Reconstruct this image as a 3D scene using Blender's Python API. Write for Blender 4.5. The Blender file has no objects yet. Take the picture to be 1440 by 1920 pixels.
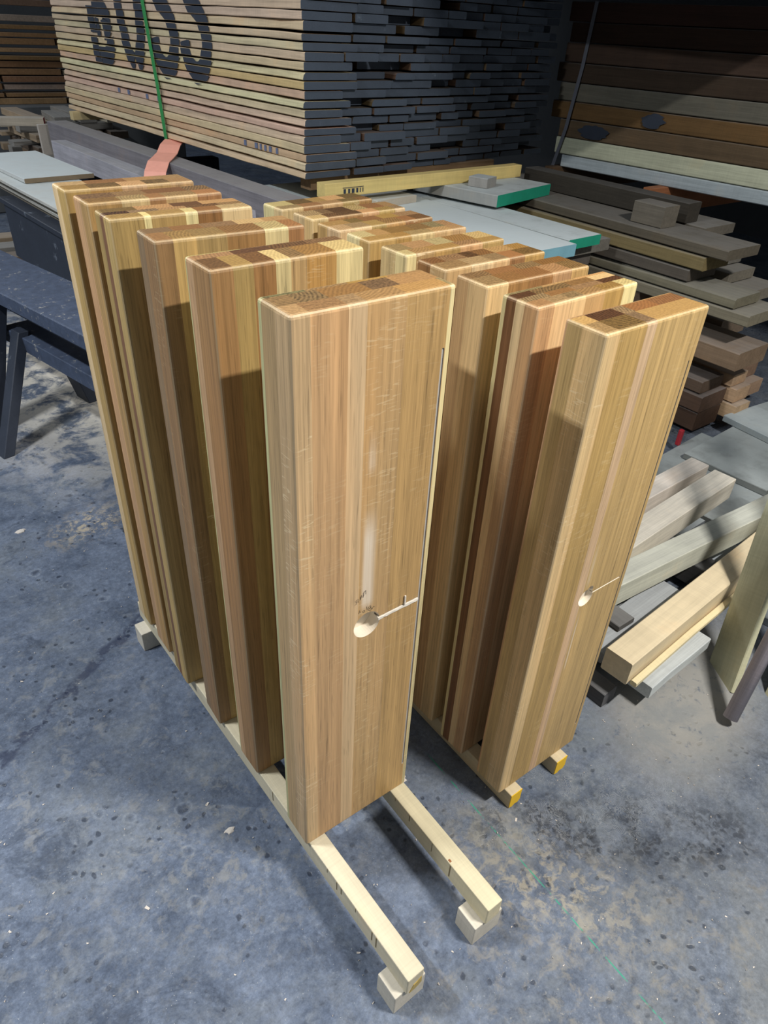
import bpy, bmesh, math, random
from mathutils import Vector, Matrix
R = random.Random(7)
rad = math.radians
scene = bpy.context.scene
COL = scene.collection

# ------------------------------------------------------------------ camera
cam_d = bpy.data.cameras.new('camera'); cam = bpy.data.objects.new('camera', cam_d); COL.objects.link(cam)
cam_d.sensor_fit = 'VERTICAL'; cam_d.sensor_height = 24.0; cam_d.lens = 24.0*1310.725/1920
cam_d.clip_start = .05; cam_d.clip_end = 60
CR = [[0.8013161, -0.5965158, 0.0454024], [-0.3123939, -0.4819543, -0.8186147], [0.5101986, 0.6417857, -0.5725457]]
CAMLOC = Vector((-0.374081, -0.881104, 1.494601))
M = Matrix((Vector(CR[0]), -Vector(CR[1]), -Vector(CR[2]))).transposed()   # columns: right, up, back
cam.matrix_world = Matrix.Translation(CAMLOC) @ M.to_4x4()
scene.camera = cam
cam_d.dof.use_dof = False

# ------------------------------------------------------------------ light
def lin(c):
    return tuple(((v/255)/12.92 if v/255 <= .04045 else ((v/255+.055)/1.055)**2.4) for v in c)
world = bpy.data.worlds.new('world'); scene.world = world; world.use_nodes = True
bg = world.node_tree.nodes['Background']; bg.inputs[0].default_value = (.80,.90,1.0,1); bg.inputs[1].default_value = .24
def tube(name, loc, size, power, rot=(0,0,0), color=(1,1,1)):
    l = bpy.data.lights.new(name,'AREA'); l.shape='RECTANGLE'; l.size=size[0]; l.size_y=size[1]; l.energy=power; l.color=color
    o = bpy.data.objects.new(name,l); COL.objects.link(o); o.location=loc; o.rotation_euler=rot; return o
tube('strip_or_fill_light', (1.05,-1.72,3.15), (.50,.07), 150, color=(1,.975,.93))
tube('strip_or_fill_light', (-1.45,1.0,3.15), (.10,.50), 105, color=(.93,.97,1))
tube('strip_or_fill_light', (-1.6,5.5,3.15), (.1,1.2), 60, color=(.93,.97,1))  # added fill lamp over the far left
scene.view_settings.view_transform='Standard'; scene.view_settings.look='None'
scene.view_settings.gamma=1; scene.view_settings.exposure=0.0; scene.view_settings.use_curve_mapping=False

# ------------------------------------------------------------------ node helpers
def new_mat(name):
    m = bpy.data.materials.new(name); m.use_nodes=True
    return m, m.node_tree
class N:
    def __init__(s, nt): s.nt=nt; s.b=nt.nodes['Principled BSDF']
    def node(s, t, **kw):
        n = s.nt.nodes.new(t)
        for k,v in kw.items(): setattr(n,k,v)
        return n
    def link(s,a,b): s.nt.links.new(a,b)
    def setin(s, sock, v):
        if hasattr(v,'is_output') or isinstance(v,bpy.types.NodeSocket): s.link(v,sock)
        elif v is not None:
            if isinstance(v,(tuple,list)) and len(v)==3 and sock.type=='RGBA': v=(*v,1)
            sock.default_value=v
    def math(s, op, a, b=None, c=None, clamp=False):
        n=s.node('ShaderNodeMath',operation=op,use_clamp=clamp)
        s.setin(n.inputs[0],a)
        if b is not None: s.setin(n.inputs[1],b)
        if c is not None: s.setin(n.inputs[2],c)
        return n.outputs[0]
    def vmath(s, op, a, b=None):
        n=s.node('ShaderNodeVectorMath',operation=op); s.setin(n.inputs[0],a)
        if b is not None: s.setin(n.inputs[1],b)
        return n.outputs[0] if op not in('DISTANCE','LENGTH','DOT_PRODUCT') else n.outputs[1]
    def mapping(s, v, scale=(1,1,1), rot=(0,0,0), loc=(0,0,0)):
        n=s.node('ShaderNodeMapping'); s.setin(n.inputs[0],v)
        n.inputs['Scale'].default_value=scale; n.inputs['Rotation'].default_value=rot; s.setin(n.inputs['Location'],loc)
        return n.outputs[0]
    def noise(s, v, scale=5, detail=3, rough=.5, dist=0, out=0):
        n=s.node('ShaderNodeTexNoise'); s.setin(n.inputs['Vector'],v)
        n.inputs['Scale'].default_value=scale; n.inputs['Detail'].default_value=detail
        n.inputs['Roughness'].default_value=rough; n.inputs['Distortion'].default_value=dist
        return n.outputs[out]
    def vor(s, v, scale=5, feature='F1', out='Distance', rnd=1):
        n=s.node('ShaderNodeTexVoronoi',feature=feature); s.setin(n.inputs['Vector'],v)
        n.inputs['Scale'].default_value=scale; n.inputs['Randomness'].default_value=rnd
        return n.outputs[out]
    def ss(s, v, a, b, c=0., d=1.):
        n=s.node('ShaderNodeMapRange',interpolation_type='SMOOTHSTEP'); s.setin(n.inputs[0],v)
        n.inputs[1].default_value=a; n.inputs[2].default_value=b; n.inputs[3].default_value=c; n.inputs[4].default_value=d
        return n.outputs[0]
    def mix(s, f, a, b, blend='MIX'):
        n=s.node('ShaderNodeMix',data_type='RGBA',blend_type=blend); s.setin(n.inputs[0],f)
        s.setin(n.inputs[6],a); s.setin(n.inputs[7],b); return n.outputs[2]
    def bump(s, h, strength=.2, dist=.002):
        n=s.node('ShaderNodeBump'); n.inputs['Strength'].default_value=strength; n.inputs['Distance'].default_value=dist
        s.setin(n.inputs['Height'],h); s.link(n.outputs[0],s.b.inputs['Normal'])

def oak_material(smears=()):
    m,nt=new_mat('oiled_oak'); n=N(nt)
    tc=n.node('ShaderNodeTexCoord'); oi=n.node('ShaderNodeObjectInfo')
    off=n.vmath('SCALE',(13.7,7.3,5.1)); off.node.inputs['Scale'].default_value=1
    n.link(oi.outputs['Random'],off.node.inputs['Scale'])
    v=n.vmath('ADD',tc.outputs['Object'],off)
    hsv=n.node('ShaderNodeHueSaturation'); hsv.inputs['Saturation'].default_value=1.0; n.link(oi.outputs['Color'],hsv.inputs['Color']); base=n.mix(1.0,hsv.outputs[0],(1.0,.975,.925),'MULTIPLY')
    # broad tone drift along the stave
    mid=n.noise(n.mapping(v,(62,62,1.1)),1.0,3,.6,.5)
    drift=n.noise(n.mapping(v,(9,9,.9)),1.0,2,.5)
    fib=n.noise(n.mapping(v,(150,150,2.2)),1.0,4,.62)
    fine=n.noise(n.mapping(v,(520,520,7)),1.0,2,.6)
    # annual rings around an axis away from the stave: arcs on the end grain, stripes on the faces
    w=n.node('ShaderNodeTexWave',wave_type='RINGS',rings_direction='Z',wave_profile='SIN')
    ringv=n.mapping(n.vmath('SUBTRACT',tc.outputs['Object'],(0,0,0)),(1,1,1),(.035,.03,0))
    cx=n.node('ShaderNodeCombineXYZ'); n.link(n.math('MULTIPLY',n.math('SINE',n.math('MULTIPLY',oi.outputs['Random'],91.)),.10),cx.inputs[0])
    n.link(n.math('MULTIPLY',n.math('COSINE',n.math('MULTIPLY',oi.outputs['Random'],57.)),.10),cx.inputs[1])
    ringv=n.vmath('ADD',n.vmath('ADD',ringv,cx.outputs[0]),(-.12,-.04,0))
    n.link(ringv,w.inputs['Vector']); w.inputs['Scale'].default_value=58; w.inputs['Distortion'].default_value=5.0
    w.inputs['Detail'].default_value=2; w.inputs['Detail Scale'].default_value=.35
    ring=w.outputs['Fac']
    pores=n.ss(n.noise(n.mapping(v,(430,430,16)),1.0,1,.5),.60,.70)
    # medullary flecks: short pale strokes lying across the stave
    fl=n.noise(n.mapping(v,(26,26,230),(0,.25,0)),1.0,2,.45,1.2)
    flm=n.noise(n.mapping(v,(16,16,5)),1.0,1,.5)
    fleck=n.math('MULTIPLY',n.ss(fl,.60,.64),n.ss(flm,.47,.58))
    fleck=n.math('MULTIPLY',fleck,oi.outputs['Alpha'])
    sep=n.node('ShaderNodeSeparateXYZ'); n.link(tc.outputs['Normal'],sep.inputs[0])
    end=n.ss(n.math('ABSOLUTE',sep.outputs[2]),.90,.985)
    # long grain colour
    val=n.math('MULTIPLY_ADD',n.math('SUBTRACT',fib,.5),1.05,1.0)
    val=n.math('ADD',val,n.math('MULTIPLY',n.math('SUBTRACT',drift,.5),.60))
    val=n.math('ADD',val,n.math('MULTIPLY',n.math('SUBTRACT',fine,.5),.45))
    val=n.math('ADD',val,n.math('MULTIPLY',n.math('SUBTRACT',ring,.5),.05))
    val=n.math('ADD',val,n.math('MULTIPLY',n.math('SUBTRACT',mid,.5),.55))
    val=n.math('SUBTRACT',val,n.math('MULTIPLY',pores,.2))
    cmb=n.node('ShaderNodeCombineColor'); [n.link(val,cmb.inputs[i]) for i in range(3)]
    long=n.mix(1.0,base,cmb.outputs[0],'MULTIPLY')
    warm=n.ss(drift,.5,.75)
    long=n.mix(n.math('MULTIPLY',warm,.5),long,n.mix(1.0,long,(1.02,.86,.70),'MULTIPLY'))
    long=n.mix(n.math('MULTIPLY',fleck,.62),long,lin((226,202,160)))
    # end grain: darker, oil soaked, ring arcs and pore dots
    ev=n.math('ADD',.56,n.math('MULTIPLY',n.math('SUBTRACT',ring,.5),.16))
    ev=n.math('ADD',ev,n.math('MULTIPLY',n.math('SUBTRACT',n.noise(v,260,2,.6),.5),.55))
    ev=n.math('ADD',ev,n.math('MULTIPLY',n.math('SUBTRACT',oi.outputs['Random'],.5),.62))
    cmb2=n.node('ShaderNodeCombineColor'); [n.link(ev,cmb2.inputs[i]) for i in range(3)]
    endc=n.mix(1.0,n.mix(1.0,base,(1.04,.90,.72),'MULTIPLY'),cmb2.outputs[0],'MULTIPLY')
    col=n.mix(end,long,endc)
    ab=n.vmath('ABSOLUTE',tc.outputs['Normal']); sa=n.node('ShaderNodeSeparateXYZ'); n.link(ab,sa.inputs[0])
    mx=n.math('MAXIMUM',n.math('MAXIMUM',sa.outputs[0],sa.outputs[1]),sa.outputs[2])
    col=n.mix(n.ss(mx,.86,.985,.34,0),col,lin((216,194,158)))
    for (sx,sz0,sz1,sw,am) in smears:
        p=n.node('ShaderNodeSeparateXYZ'); n.link(tc.outputs['Object'],p.inputs[0])
        k=n.ss(n.math('ABSOLUTE',n.math('SUBTRACT',n.math('ADD',p.outputs[0],n.math('MULTIPLY',n.math('SUBTRACT',fib,.5),.008)),sx)),sw*.15,sw,1,0)
        k=n.math('MULTIPLY',k,n.math('MULTIPLY',n.ss(p.outputs[2],sz0,sz0+.03),n.ss(p.outputs[2],sz1-.08,sz1,1,0)))
        col=n.mix(n.math('MULTIPLY',k,n.ss(fib,.3,.6,am*.6,am)),col,lin((226,208,184)))
    n.link(col,n.b.inputs['Base Color'])
    n.setin(n.b.inputs['Roughness'],n.math('ADD',.42,n.math('MULTIPLY',fib,.16)))
    n.b.inputs['Specular IOR Level'].default_value=.38
    n.bump(n.math('ADD',fib,n.math('MULTIPLY',pores,-.6)),.12,.0006)
    return m
OAK=oak_material()
OAK_SMEAR=oak_material([(.1275,.578,.80,.017,1.0),(.1265,.84,.93,.010,.55)])
OAK_SMEAR2=oak_material([(.128,.33,.52,.004,.7),(.1285,.56,.70,.007,.35)])

def lumber_material(name, grain=(1,1), dust=.6, rough=.82, dustcol=(150,150,150), spots=0.):
    """rough sawn wood, length along local Y; obj.color is the tone; alpha = dust amount"""
    m,nt=new_mat(name); n=N(nt)
    tc=n.node('ShaderNodeTexCoord'); oi=n.node('ShaderNodeObjectInfo')
    off=n.vmath('SCALE',(13.7,7.3,5.1)); n.link(oi.outputs['Random'],off.node.inputs['Scale'])
    v=n.vmath('ADD',tc.outputs['Object'],off)
    g=n.noise(n.mapping(v,(55,1.6,55)),1.0,4,.6,.4)
    g2=n.noise(n.mapping(v,(240,8,240)),1.0,2,.6)
    blot=n.noise(v,6,4,.6)
    saw=n.noise(n.mapping(v,(6,220,6)),1.0,1,.5)
    val=n.math('ADD',1.0,n.math('MULTIPLY',n.math('SUBTRACT',g,.5),.75*grain[0]))
    val=n.math('ADD',val,n.math('MULTIPLY',n.math('SUBTRACT',g2,.5),.45*grain[1]))
    val=n.math('ADD',val,n.math('MULTIPLY',n.math('SUBTRACT',blot,.5),.55))
    val=n.math('ADD',val,n.math('MULTIPLY',n.math('SUBTRACT',saw,.5),.16))
    cmb=n.node('ShaderNodeCombineColor'); [n.link(val,cmb.inputs[i]) for i in range(3)]
    c=n.mix(1.0,oi.outputs['Color'],cmb.outputs[0],'MULTIPLY')
    c=n.mix(n.ss(blot,.55,.75,0,.4),c,n.mix(1.0,c,(1.05,.86,.68),'MULTIPLY'))
    geo=n.node('ShaderNodeNewGeometry'); sp=n.node('ShaderNodeSeparateXYZ'); n.link(geo.outputs['True Normal'],sp.inputs[0])
    up=n.ss(sp.outputs[2],.5,.9)
    du=n.math('MULTIPLY',n.math('MULTIPLY',up,oi.outputs['Alpha']),n.ss(n.noise(v,11,4,.65),.15,.6,.45,1))
    c=n.mix(n.math('MULTIPLY',du,dust),c,lin(dustcol))
    n.link(c,n.b.inputs['Base Color']); n.b.inputs['Roughness'].default_value=rough
    n.b.inputs['Specular IOR Level'].default_value=.25
    n.bump(n.math('ADD',g2,n.math('MULTIPLY',saw,.4)),.35,.0012)
    return m
LUM=lumber_material('rough_sawn_timber')
PINE=lumber_material('planed_pine',(.55,.35),.25,.6,(225,215,190))

def paint_material(name,rgb,rough=.6,var=.25,scale=18,wear=None,metal=0.,bump=.2):
    m,nt=new_mat(name); n=N(nt)
    tc=n.node('ShaderNodeTexCoord'); oi=n.node('ShaderNodeObjectInfo')
    off=n.vmath('SCALE',(3.7,7.3,5.1)); n.link(oi.outputs['Random'],off.node.inputs['Scale'])
    v=n.vmath('ADD',tc.outputs['Object'],off)
    a=n.noise(v,scale,4,.6); f=n.noise(v,scale*14,2,.6)
    val=n.math('ADD',1.0,n.math('MULTIPLY',n.math('SUBTRACT',a,.5),2*var))
    val=n.math('ADD',val,n.math('MULTIPLY',n.math('SUBTRACT',f,.5),var))
    cmb=n.node('ShaderNodeCombineColor'); [n.link(val,cmb.inputs[i]) for i in range(3)]
    c=n.mix(1.0,(*lin(rgb),1),cmb.outputs[0],'MULTIPLY')
    if wear:
        wc,lo,hi=wear
        c=n.mix(n.ss(n.noise(v,scale*.9,6,.75),lo,hi),c,(*lin(wc),1))
    n.link(c,n.b.inputs['Base Color']); n.b.inputs['Roughness'].default_value=rough; n.b.inputs['Metallic'].default_value=metal
    n.bump(f,bump,.001)
    return m
ENDPAINT=paint_material('dark_end_sealer',(68,77,90),.62,.22,12,((120,132,145),.62,.82),bump=.5)
LETTER=paint_material('stencil_paint',(46,54,68),.8,.22,14,((130,125,115),.62,.85))
GREENSTRAP=paint_material('green_strap_plastic',(52,150,80),.35,.12,8)
GREYSTRAP=paint_material('grey_strap_webbing',(95,98,108),.7,.15,30)
SALMON=paint_material('salmon_webbing',(244,172,152),.65,.12,30)
TEAL=paint_material('teal_end_paint',(28,150,120),.6,.18,20,((120,140,130),.66,.8))
PALEBLUE=paint_material('pale_blue_edge_paint',(130,180,195),.6,.15,20)
YELLOW=paint_material('yellow_end_paint',(238,190,30),.5,.08,20)
EDGE=paint_material('brown_sheet_edge',(120,104,82),.8,.2,30)
BLACK=paint_material('worn_black_paint',(42,48,60),.55,.35,9,((120,128,140),.58,.72),bump=.3)
BLACKTOP=paint_material('dusty_black_paint',(62,72,92),.6,.5,34,((176,172,162),.58,.74),bump=.5)
REDP=paint_material('red_paint',(165,40,50),.5,.15,20)
GLUE=paint_material('dried_glue',(122,104,58),.3,.15,60)
ROUTED=paint_material('freshly_routed_wood',(228,216,196),.75,.08,90)
GROOVE=paint_material('grey_sealed_groove',(176,168,158),.8,.1,90)
CHALK=paint_material('pale_chalk_dust',(205,196,186),.9,.1,60)
WHITEWOOD=lumber_material('pale_dusty_board',(.25,.15),.9,.75,(205,214,216))

def floor_material():
    m,nt=new_mat('stained_concrete'); n=N(nt)
    tc=n.node('ShaderNodeTexCoord'); v=tc.outputs['Object']
    big=n.noise(v,1.6,5,.6,.3); mid=n.noise(v,7,6,.68,.5); fine=n.noise(v,48,5,.75); micro=n.noise(v,260,2,.7)
    t=n.math('ADD',n.math('MULTIPLY',big,.25),n.math('ADD',n.math('MULTIPLY',mid,.35),n.math('ADD',n.math('MULTIPLY',fine,.28),n.math('MULTIPLY',micro,.12))))
    c=n.mix(n.ss(t,.36,.64),lin((66,77,96)),lin((114,124,142)))
    c=n.mix(n.ss(n.noise(n.mapping(v,(1,1,1),(0,0,.4),(3,1,0)),3.2,7,.75,.4),.48,.66,0,.7),c,lin((112,118,126)))
    c=n.mix(n.ss(n.noise(n.mapping(v,(1,1,1),(0,0,.4),(9,4,0)),4.5,8,.8,.6),.54,.64,0,.6),c,lin((52,62,80)))
    # pits and drops
    vd=n.vmath('ADD',v,n.vmath('SCALE',n.noise(v,30,2,.5,0,1))); vd.node.inputs[1].links[0].from_node.inputs['Scale'].default_value=.02
    p1=n.vor(vd,34); pm=n.noise(v,5,2,.5)
    pit=n.math('MULTIPLY',n.ss(p1,.14,.26,1,0),n.ss(pm,.46,.54))
    p2=n.vor(vd,11); pm2=n.noise(n.mapping(v,loc=(5,5,5)),3,2,.5)
    pit2=n.math('MULTIPLY',n.ss(p2,.10,.17,1,0),n.ss(pm2,.52,.6))
    pits=n.math('MAXIMUM',pit,n.math('MULTIPLY',pit2,.8))
    c=n.mix(n.math('MULTIPLY',pits,.7),c,lin((30,38,54)))
    ringm=n.math('MULTIPLY',n.math('MULTIPLY',n.ss(p2,.16,.19),n.ss(p2,.2,.25,1,0)),n.ss(pm2,.50,.6))
    c=n.mix(n.math('MULTIPLY',ringm,.18),c,lin((170,176,182)))
    # light specks of dust and shavings
    sp=n.math('MULTIPLY',n.ss(n.vor(v,120),.05,.13,1,0),n.ss(n.noise(v,9,3,.6),.48,.62))
    c=n.mix(n.math('MULTIPLY',sp,.75),c,lin((190,190,186)))
    sp3=n.math('MULTIPLY',n.ss(n.vor(vd,55),.06,.13,1,0),n.ss(n.noise(v,4,3,.6),.46,.6))
    c=n.mix(n.math('MULTIPLY',sp3,.5),c,lin((160,160,156)))
    sx=n.node('ShaderNodeSeparateXYZ'); n.link(v,sx.inputs[0])
    c=n.mix(n.math('MULTIPLY',n.ss(n.math('SUBTRACT',sx.outputs[0],sx.outputs[1]),.55,1.5),.6),c,n.mix(1.0,c,(1.12,1.02,.86),'MULTIPLY'))
    c=n.mix(n.ss(fine,.58,.74,0,.5),c,lin((140,144,148)))
    gv=n.math('ADD',1.0,n.math('ADD',n.math('MULTIPLY',n.math('SUBTRACT',n.noise(v,85,5,.8),.5),1.5),n.math('MULTIPLY',n.math('SUBTRACT',n.noise(v,18,6,.75,.3),.5),.9)))
    cg=n.node('ShaderNodeCombineColor'); [n.link(gv,cg.inputs[i]) for i in range(3)]
    c=n.mix(1.0,c,cg.outputs[0],'MULTIPLY'); c=n.mix(1.0,c,(.88,.89,.90),'MULTIPLY')
    # sawdust films at their own places on the floor
    def blob(x,y,r,soft=.6,ang=0,sx=1,sy=1):
        d=n.mapping(n.vmath('SUBTRACT',v,(x,y,0)),(1/(r*sx),1/(r*sy),0),(0,0,0))
        if ang: d=n.mapping(n.mapping(n.vmath('SUBTRACT',v,(x,y,0)),(1,1,0),(0,0,-rad(ang))),(1/(r*sx),1/(r*sy),0))
        d=n.vmath('LENGTH',d)
        return n.ss(d,1-soft,1+soft*.6,1,0)
    def film(mask,lo,hi,col,amt,sc=14):
        nonlocal c
        k=n.math('MULTIPLY',mask,n.ss(n.noise(v,sc,6,.72,.4),lo,hi)); k=n.math('MULTIPLY',k,amt); c=n.mix(k,c,lin(col))
    for a in FLOOR_FILMS: film(blob(*a[0]),*a[1])
    # tyre marks: dark scuffed band with ribbing
    tb=blob(.66,-.53,.30,.5,-38,1.35,.30)
    rib=n.ss(n.noise(n.mapping(v,(60,60,1),(0,0,.5)),1,2,.6,.8),.42,.56)
    k=n.math('MULTIPLY',tb,n.math('MULTIPLY',n.ss(n.noise(v,10,4,.7),.40,.55),n.math('ADD',.35,n.math('MULTIPLY',rib,.65))))
    c=n.mix(n.math('MULTIPLY',k,.75),c,lin((34,38,46)))
    br=n.node('ShaderNodeTexBrick'); n.link(n.mapping(n.vmath('ADD',v,n.vmath('SCALE',n.noise(v,12,2,.5,0,1))),(1,1,1),(0,0,.62)),br.inputs['Vector'])
    br.inputs['Scale'].default_value=16; br.inputs['Mortar Size'].default_value=.06; br.inputs['Mortar Smooth'].default_value=.5
    nt.nodes[n.nt.nodes.find(br.name)]
    k2=n.math('MULTIPLY',br.outputs['Fac'],n.math('MULTIPLY',blob(.62,-.42,.26,.6,-30,1.3,.5),n.ss(n.noise(v,16,4,.7),.42,.56)))
    c=n.mix(n.math('MULTIPLY',k2,.35),c,lin((150,153,156)))
    # crack line on the left, snapped chalk line
    def line(x0,y0,x1,y1,w,amp,sc=6):
        dx,dy=x1-x0,y1-y0; L=math.hypot(dx,dy)
        vv=n.vmath('SUBTRACT',v,(x0,y0,0)); 
        al=n.vmath('DOT_PRODUCT',vv,(dx/L,dy/L,0)); pe=n.vmath('DOT_PRODUCT',vv,(-dy/L,dx/L,0))
        pe=n.math('ADD',pe,n.math('MULTIPLY',n.math('SUBTRACT',n.noise(v,sc,4,.6),.5),amp))
        k=n.ss(n.math('ABSOLUTE',pe),w*.4,w,1,0)
        return n.math('MULTIPLY',k,n.math('MULTIPLY',n.ss(al,0,.05),n.ss(al,L-.05,L,1,0)))
    k=n.math('MULTIPLY',line(-.62,.34,.06,.78,.028,.09,5),n.ss(n.noise(v,14,4,.7),.44,.54))
    c=n.mix(n.math('MULTIPLY',k,.75),c,lin((34,42,66)))
    k=n.math('MULTIPLY',line(.418,-.10,.405,-.95,.0022,.004,6),n.ss(n.noise(v,22,3,.7),.42,.56))
    c=n.mix(n.math('MULTIPLY',k,.8),c,lin((40,150,120)))
    n.link(c,n.b.inputs['Base Color'])
    n.setin(n.b.inputs['Roughness'],n.math('SUBTRACT',.72,n.math('ADD',n.math('MULTIPLY',pits,.35),n.math('MULTIPLY',n.ss(mid,.55,.7),.12))))
    n.b.inputs['Specular IOR Level'].default_value=.4
    h=n.math('SUBTRACT',n.math('ADD',n.math('MULTIPLY',mid,.8),n.math('MULTIPLY',fine,.5)),n.math('MULTIPLY',pits,.7))
    n.bump(h,.35,.004)
    return m
FLOOR_FILMS=[ # ((x,y,r,soft,angle,sx,sy),(lo,hi,colour,amount,noise scale))
 ((.55,2.6,.95,.6,0,.8,1.2),(.40,.56,(214,206,192),.85,7)),
 ((.03,1.30,.11,1.0,20,1.3,.8),(.47,.60,(176,162,138),.85,30)),
 ((.42,-.50,.16,.7,-60,1.5,.8),(.46,.60,(160,152,134),.7,34)),
 ((.40,-.36,.09,.8,0,1,1),(.38,.60,(158,154,142),.6,30)),
 ((.60,-.80,.28,.8,-20,1.4,.9),(.48,.68,(132,126,114),.5,20)),
 ((1.15,-.35,.26,.5,20,1.3,.8),(.30,.45,(150,147,140),.85,30)),
 ((.85,-.30,.50,.8,0,1.2,.9),(.42,.62,(112,118,122),.5,9)),
 ((-.05,-.05,.30,.8,0,1.2,.9),(.50,.64,(140,138,132),.45,26)),
 ((.20,-.62,.25,.8,0,1.4,.9),(.50,.66,(146,140,128),.45,20)),
 ((-.35,.35,.5,.8,0,1.0,1.3),(.52,.66,(140,140,138),.45,20)),
]
FLOORM=floor_material()

# ------------------------------------------------------------------ build helpers
def tag(o,label=None,cat=None,group=None,kind=None):
    if label: o['label']=label
    if cat: o['category']=cat
    if group: o['group']=group
    if kind: o['kind']=kind
    return o
def mesh_obj(name,bm,mats,parent=None,loc=(0,0,0),rot=(0,0,0),color=None,smooth=False):
    me=bpy.data.meshes.new(name); bmesh.ops.recalc_face_normals(bm,faces=bm.faces[:]); bm.to_mesh(me); bm.free()
    for mt in (mats if isinstance(mats,(list,tuple)) else [mats]): me.materials.append(mt)
    if smooth: me.shade_smooth()
    o=bpy.data.objects.new(name,me); COL.objects.link(o); o.location=loc; o.rotation_euler=rot
    if parent: o.parent=parent
    if color: o.color=color
    return o
def empty(name,loc,rz=0):
    o=bpy.data.objects.new(name,None); COL.objects.link(o); o.location=loc; o.rotation_euler=(0,0,rz); o.empty_display_size=.1; return o
def box_bm(x0,y0,z0,x1,y1,z1,bev=.0,seg=1,bm=None):
    b=bm or bmesh.new()
    vs=[b.verts.new(c) for c in ((x0,y0,z0),(x1,y0,z0),(x1,y1,z0),(x0,y1,z0),(x0,y0,z1),(x1,y0,z1),(x1,y1,z1),(x0,y1,z1))]
    for f in ((3,2,1,0),(4,5,6,7),(0,1,5,4),(1,2,6,5),(2,3,7,6),(3,0,4,7)): b.faces.new([vs[i] for i in f])
    if bev: bmesh.ops.bevel(b,geom=[e for e in b.edges],offset=bev,segments=seg,affect='EDGES',profile=.5)
    return b
def c4(rgb,a=0.): return (*lin(rgb),a)

def board(name,x0,y0,z0,w,L,h,rgb,label=None,cat='board',group=None,rz=0,rx=0,ry=0,mat=None,endmat=None,dust=.7,parent=None,bev=.0025,bend=0.,rnd=None,wane=0.,wob=0.):
    """timber with its near left bottom corner at (x0,y0,z0), width w along x, length L along y"""
    q=rnd or R
    n=max(3,int(L/(.35 if not wob else .16))); bm=bmesh.new(); rings=[]
    for i in range(n+1):
        t=i/n; j=.0016 if bev else 0
        dz=-bend*4*t*(1-t)+q.uniform(-wob,wob)*.5; dx=q.uniform(-j,j)+q.uniform(-wob,wob); hh=h+q.uniform(-wob,0); wl=(wane*q.random() if wane else 0)
        ring=[(dx+bev,t*L,dz),(dx+w-bev,t*L,dz),(dx+w,t*L,dz+bev),(dx+w,t*L,dz+hh-bev),(dx+w-bev,t*L,dz+hh),(dx+bev+wl,t*L,dz+hh+q.uniform(-j,j)*.5),(dx+wl*.4,t*L,dz+hh-bev-wl*.5),(dx,t*L,dz+bev)]
        rings.append([bm.verts.new(c) for c in ring])
    for a,b in zip(rings,rings[1:]):
        for k in range(8): bm.faces.new((a[k],a[(k+1)%8],b[(k+1)%8],b[k]))
    f1=bm.faces.new(rings[0]); f2=bm.faces.new(rings[-1][::-1])
    mats=[mat or LUM]
    if endmat: mats.append(endmat); f1.material_index=1; f2.material_index=1
    o=mesh_obj(name,bm,mats,parent,(x0,y0,z0),(rx,ry,rz),c4(rgb,dust))
    if label: tag(o,label,cat,group)
    return o

# ------------------------------------------------------------------ the floor and walls
bm=bmesh.new(); 
for f in ((-4,-3,9,14),): 
    vs=[bm.verts.new(c) for c in ((f[0],f[1],0),(f[2],f[1],0),(f[2],f[3],0),(f[0],f[3],0))]; bm.faces.new(vs)
tag(mesh_obj('floor',bm,FLOORM),kind='structure')
WALLM=paint_material('grimy_wall_render',(88,90,92),.9,.2,2)
tag(mesh_obj('wall_back',box_bm(-4,13.9,0,9,14.1,4.2),WALLM),kind='structure')
tag(mesh_obj('wall_right',box_bm(6.6,-3,0,6.8,13.9,4.2),WALLM),kind='structure')

# platform added out of view over the timber to shade the packs
pl=box_bm(1.75,.25,1.98,6.5,5.5,2.14,.01); tag(mesh_obj('shade_platform',pl,WALLM),kind='structure')

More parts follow.
